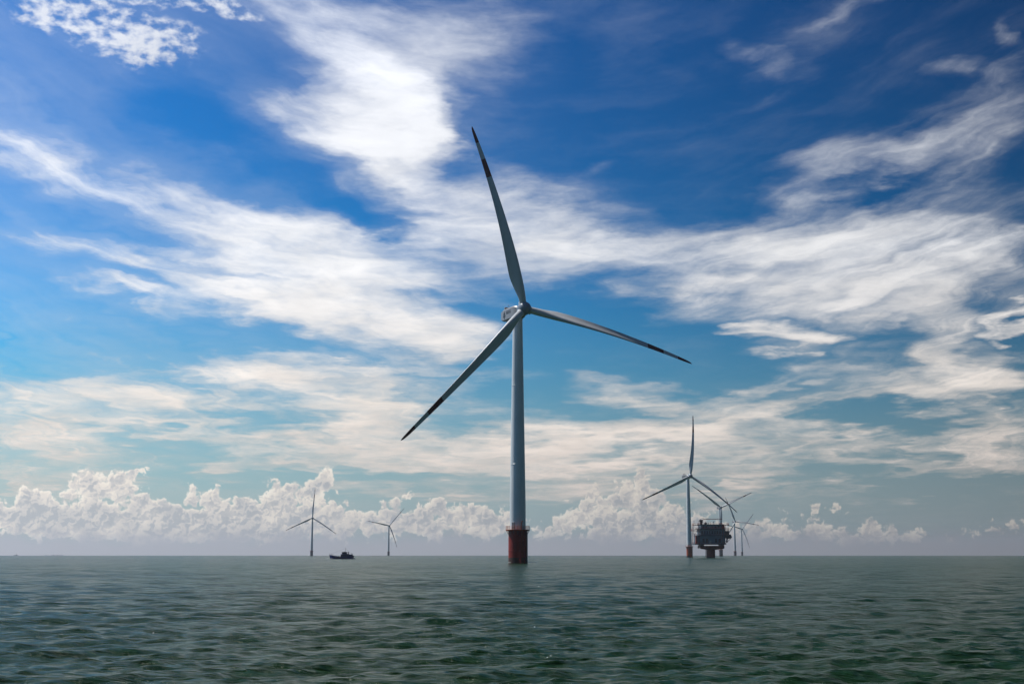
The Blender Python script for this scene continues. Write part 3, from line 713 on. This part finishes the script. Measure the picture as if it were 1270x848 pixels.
def fishing_boat():
    t = thing('fishing_boat', 'dark blue fishing boat with raised bow and wheelhouse aft', 'boat', ground(423.4, 870) + Vector((0, 0, .05)), R(-4))
    L = 16.4
    h = obj('hull', hull_mesh(L, 4.6, [(0, 2.75), (.12, 2.35), (.3, 1.75), (.42, 1.35), (.6, 1.35), (.8, 1.7), (1, 2.2)], 'hullblue', 'rust', deckdrop=.55), t)
    mb = MB()
    mb.tube([(-8.1, 0, 2.75), (-8.1, 0, 3.5)], .06, 'steel', 6)
    for s in (-1, 1): mb.tube([(-7.9, 0, 3.3), (-6.2, s * 1.3, 2.95), (-4.6, s * 1.9, 2.6)], .04, 'steel', 5); mb.tube([(-6.2, s * 1.3, 2.3), (-6.2, s * 1.3, 2.95)], .04, 'steel', 5)
    obj('bow_rail', mb, h)
    w = MB(); w.box(-.2, 4.9, -1.75, 1.75, .9, 3.3, 'cabin', .15); w.box(4.9, 7.4, -1.65, 1.65, 1.0, 3.0, 'cabin', .12); w = obj('deckhouse', w, t)
    for x in (.4, 1.5, 2.6, 3.7):
        for y in (-1.79, 1.75): box_part('window', w, (x, x + .7, y, y + .04, 1.95, 2.55), 'glass', 0)
    mb = MB(); mb.box(.5, 3.6, -1.35, 1.35, 3.3, 4.45, 'cabin', .12); mb.box(.2, 4.6, -1.6, 1.6, 4.45, 4.58, 'cabin', .03); wh = obj('wheelhouse', mb, t)
    for y in (-1.1, -.35, .4): box_part('window', wh, (.46, .5, y, y + .65, 3.6, 4.25), 'glass', 0)
    for x in (.8, 1.7, 2.5): box_part('window', wh, (x, x + .65, -1.39, -1.35, 3.6, 4.25), 'glass', 0)
    mb = MB(); mb.tube([(2.6, 0, 4.6), (2.6, 0, 7.3)], .09, 'steel', 6, .05); mb.tube([(2.6, -.7, 6.2), (2.6, .7, 6.2)], .05, 'steel', 5); mb.tube([(2.6, 0, 6.9), (7.6, 0, 3.0)], .025, 'steel', 5); mb.tube([(2.6, 0, 6.9), (-7.4, 0, 3.2)], .025, 'steel', 5); mb.box(1.9, 2.4, -.5, .5, 4.56, 4.9, 'galv', .05); obj('mast', mb, t)
    mb = MB(); mb.lathe([(.3, 2.6), (.3, 4.3), (.34, 4.35), (.34, 4.6)], 'steel', 14, 4.6, .7); obj('funnel', mb, t)
    mb = MB()
    for s in (-1, 1):
        mb.tube([(6.9, s * 1.7, 1.8), (6.9, s * 1.7, 3.6)], .08, 'steel', 6)
    mb.tube([(6.9, -1.7, 3.6), (6.9, 1.7, 3.6)], .08, 'steel', 6); mb.tube([(6.9, 0, 3.6), (4.2, 0, 3.3)], .05, 'steel', 5); obj('stern_gantry', mb, t)
    mb = MB(); mb.lathe([(.55, .75), (.6, 1.5), (.35, 1.9)], 'steel', 14, -2.2, .3); obj('net_winch', mb, t)
    box_part('hatch', t, (-1.4, -.5, -1.2, 1.2, .75, 1.5), 'rust', .08)
    for s, x in ((-1, -3.4), (-1, .5), (-1, 3.6)):
        mb = MB(); mb.lathe([(.12, .35), (.34, .4), (.36, .8), (.12, .9)], 'mark', 12, x, s * 2.3); obj('fender', mb, t)
fishing_boat()
def skiff():
    t = thing('rowing_skiff', 'small dark skiff trailing right behind the stern of the fishing boat', 'skiff', ground(438.6, 862), R(-4))
    obj('hull', hull_mesh(2.7, 1.2, [(0, .62), (.3, .5), (1, .45)], 'hullblue', 'hullblue', draft=.15, deckdrop=.25), t)
    for x in (.5, -.4): box_part('bench', t, (x, x + .25, -.5, .5, .3, .36), 'steel', 0)
skiff()

# far boats on the horizon, each a couple of pixels in the photograph
hm_ = hull_mesh(16, 4.4, [(0, 3.2), (.3, 2.2), (.6, 2.0), (1, 2.6)], 'hullblue', 'rust', deckdrop=.5).mesh('hull')
mb = MB(); mb.box(1, 6.2, -1.6, 1.6, 1.4, 5.6, 'cabin', .2); cb_ = mb.mesh('deckhouse')
mb = MB(); mb.tube([(2.5, 0, 5.5), (2.5, 0, 9.0)], .14, 'steel', 6); ma_ = mb.mesh('mast')
for px, dep, s, tall, lab in ((19.5, 6350, 1.05, 0, 'tiny boat on the horizon at the far left edge, alone'), (57, 6400, .62, 0, 'tiny boat on the horizon, leftmost of the close cluster of four'),
                        (65.6, 6200, .8, 1, 'tiny boat on the horizon, second from left in the close cluster of four'), (71.3, 6300, .72, 1, 'tiny boat on the horizon, third from left in the close cluster of four'),
                        (76.2, 6250, .72, 1, 'tiny boat on the horizon, rightmost of the close cluster of four')):
    t = thing('far_boat', lab, 'boat', ground(px, dep), R(8), 'tiny boats on the horizon', s)
    obj('hull', hm_, t); obj('deckhouse', cb_, t); obj('mast', ma_, t)

# ---------------------------------------------------------------- foam where the sea breaks against the piles
mf, ntf, bf, gf = newmat('foam')
bf.inputs['Base Color'].default_value = (.75, .78, .78, 1); bf.inputs['Roughness'].default_value = .8
M['foam'] = mf
def foam_patch(center, rx, ry, seed, n=40):
    rng = random.Random(seed); vs = []; fs = []
    for i in range(n):
        a = rng.uniform(0, 6.28); q = rng.random() ** .5
        cx, cy = center[0] + rx * q * math.cos(a), center[1] + ry * q * math.sin(a); s = rng.uniform(.05, .16)
        b = len(vs); k = rng.randint(5, 7)
        vs += [(cx + s * rng.uniform(.6, 1.6) * math.cos(6.28 * j / k), cy + s * rng.uniform(.6, 1.2) * math.sin(6.28 * j / k), center[2] + rng.uniform(0, .06)) for j in range(k)]
        vs.append((cx, cy, center[2] + .12)); fs += [(b + j, b + (j + 1) % k, b + k) for j in range(k)]
    return vs, fs
mb = MB(); c = ground(660, 437)
for (dx, dy, rx, ry, n_, s_) in ((0, 0, 1.0, .7, 80, 1), (-.4, -2.2, .8, .5, 40, 2), (-7.6, -1, .5, .8, 14, 3)):
    v_, f_ = foam_patch((c.x + dx, c.y + dy, c.z + .30), rx, ry, s_, n_); mb.add(v_, f_, 'foam')
for i, (px, py) in enumerate(((663, 778), (640, 780), (668, 727), (632, 728), (676, 735), (135, 729), (92, 703), (190, 785), (683, 812), (679, 813))):
    d_ = pix_dir(px, py); k_ = -CAM_H / d_.z; q_ = d_ * k_
    v_, f_ = foam_patch((q_.x, q_.y, 0), .10, .16, 50 + i, 6)
    s_ = .16 * min(1.5, k_ / 45); v_ = [(q_.x + (a - q_.x) * s_, q_.y + (b - q_.y) * s_, c2 * s_) for a, b, c2 in v_]
    v_ = [(a, b, sea_z(a, b) + c2 + .015) for a, b, c2 in v_]; mb.add(v_, f_, 'foam')
for x_, y_ in ((-8.3, -.3), (-7.0, -1.3), (8.0, -.9), (9.4, .2)):
    c = ground(423.4, 870); v_, f_ = foam_patch((c.x + x_, c.y + y_, c.z + .2), 1.3, .5, int(x_ * 7) + 90, 30); mb.add(v_, f_, 'foam')
o = obj('foam', mb); o['kind'] = 'stuff'; o['label'] = 'few small white flecks of foam on the sea'; o['category'] = 'foam'

# ---------------------------------------------------------------- haze
me = bpy.data.meshes.new('haze'); bm = bmesh.new(); bmesh.ops.create_cube(bm, size=1)
for v in bm.verts: v.co = Vector((v.co.x * 25600, v.co.y * 25600, -24 if v.co.z < 0 else 162))
bm.to_mesh(me); bm.free()
hz = obj('haze', me); hz['kind'] = 'stuff'; hz['label'] = 'thin grey sea haze'; hz['category'] = 'haze'
m = bpy.data.materials.new('haze_air'); m.use_nodes = True; nt = m.node_tree; nt.nodes.clear()
pv = nt.nodes.new('ShaderNodeVolumePrincipled'); pv.inputs['Color'].default_value = (.78, .82, .88, 1); pv.inputs['Density'].default_value = HAZE
pv.inputs['Anisotropy'].default_value = 0.55
no = nt.nodes.new('ShaderNodeOutputMaterial'); nt.links.new(pv.outputs[0], no.inputs['Volume']); me.materials.append(m)
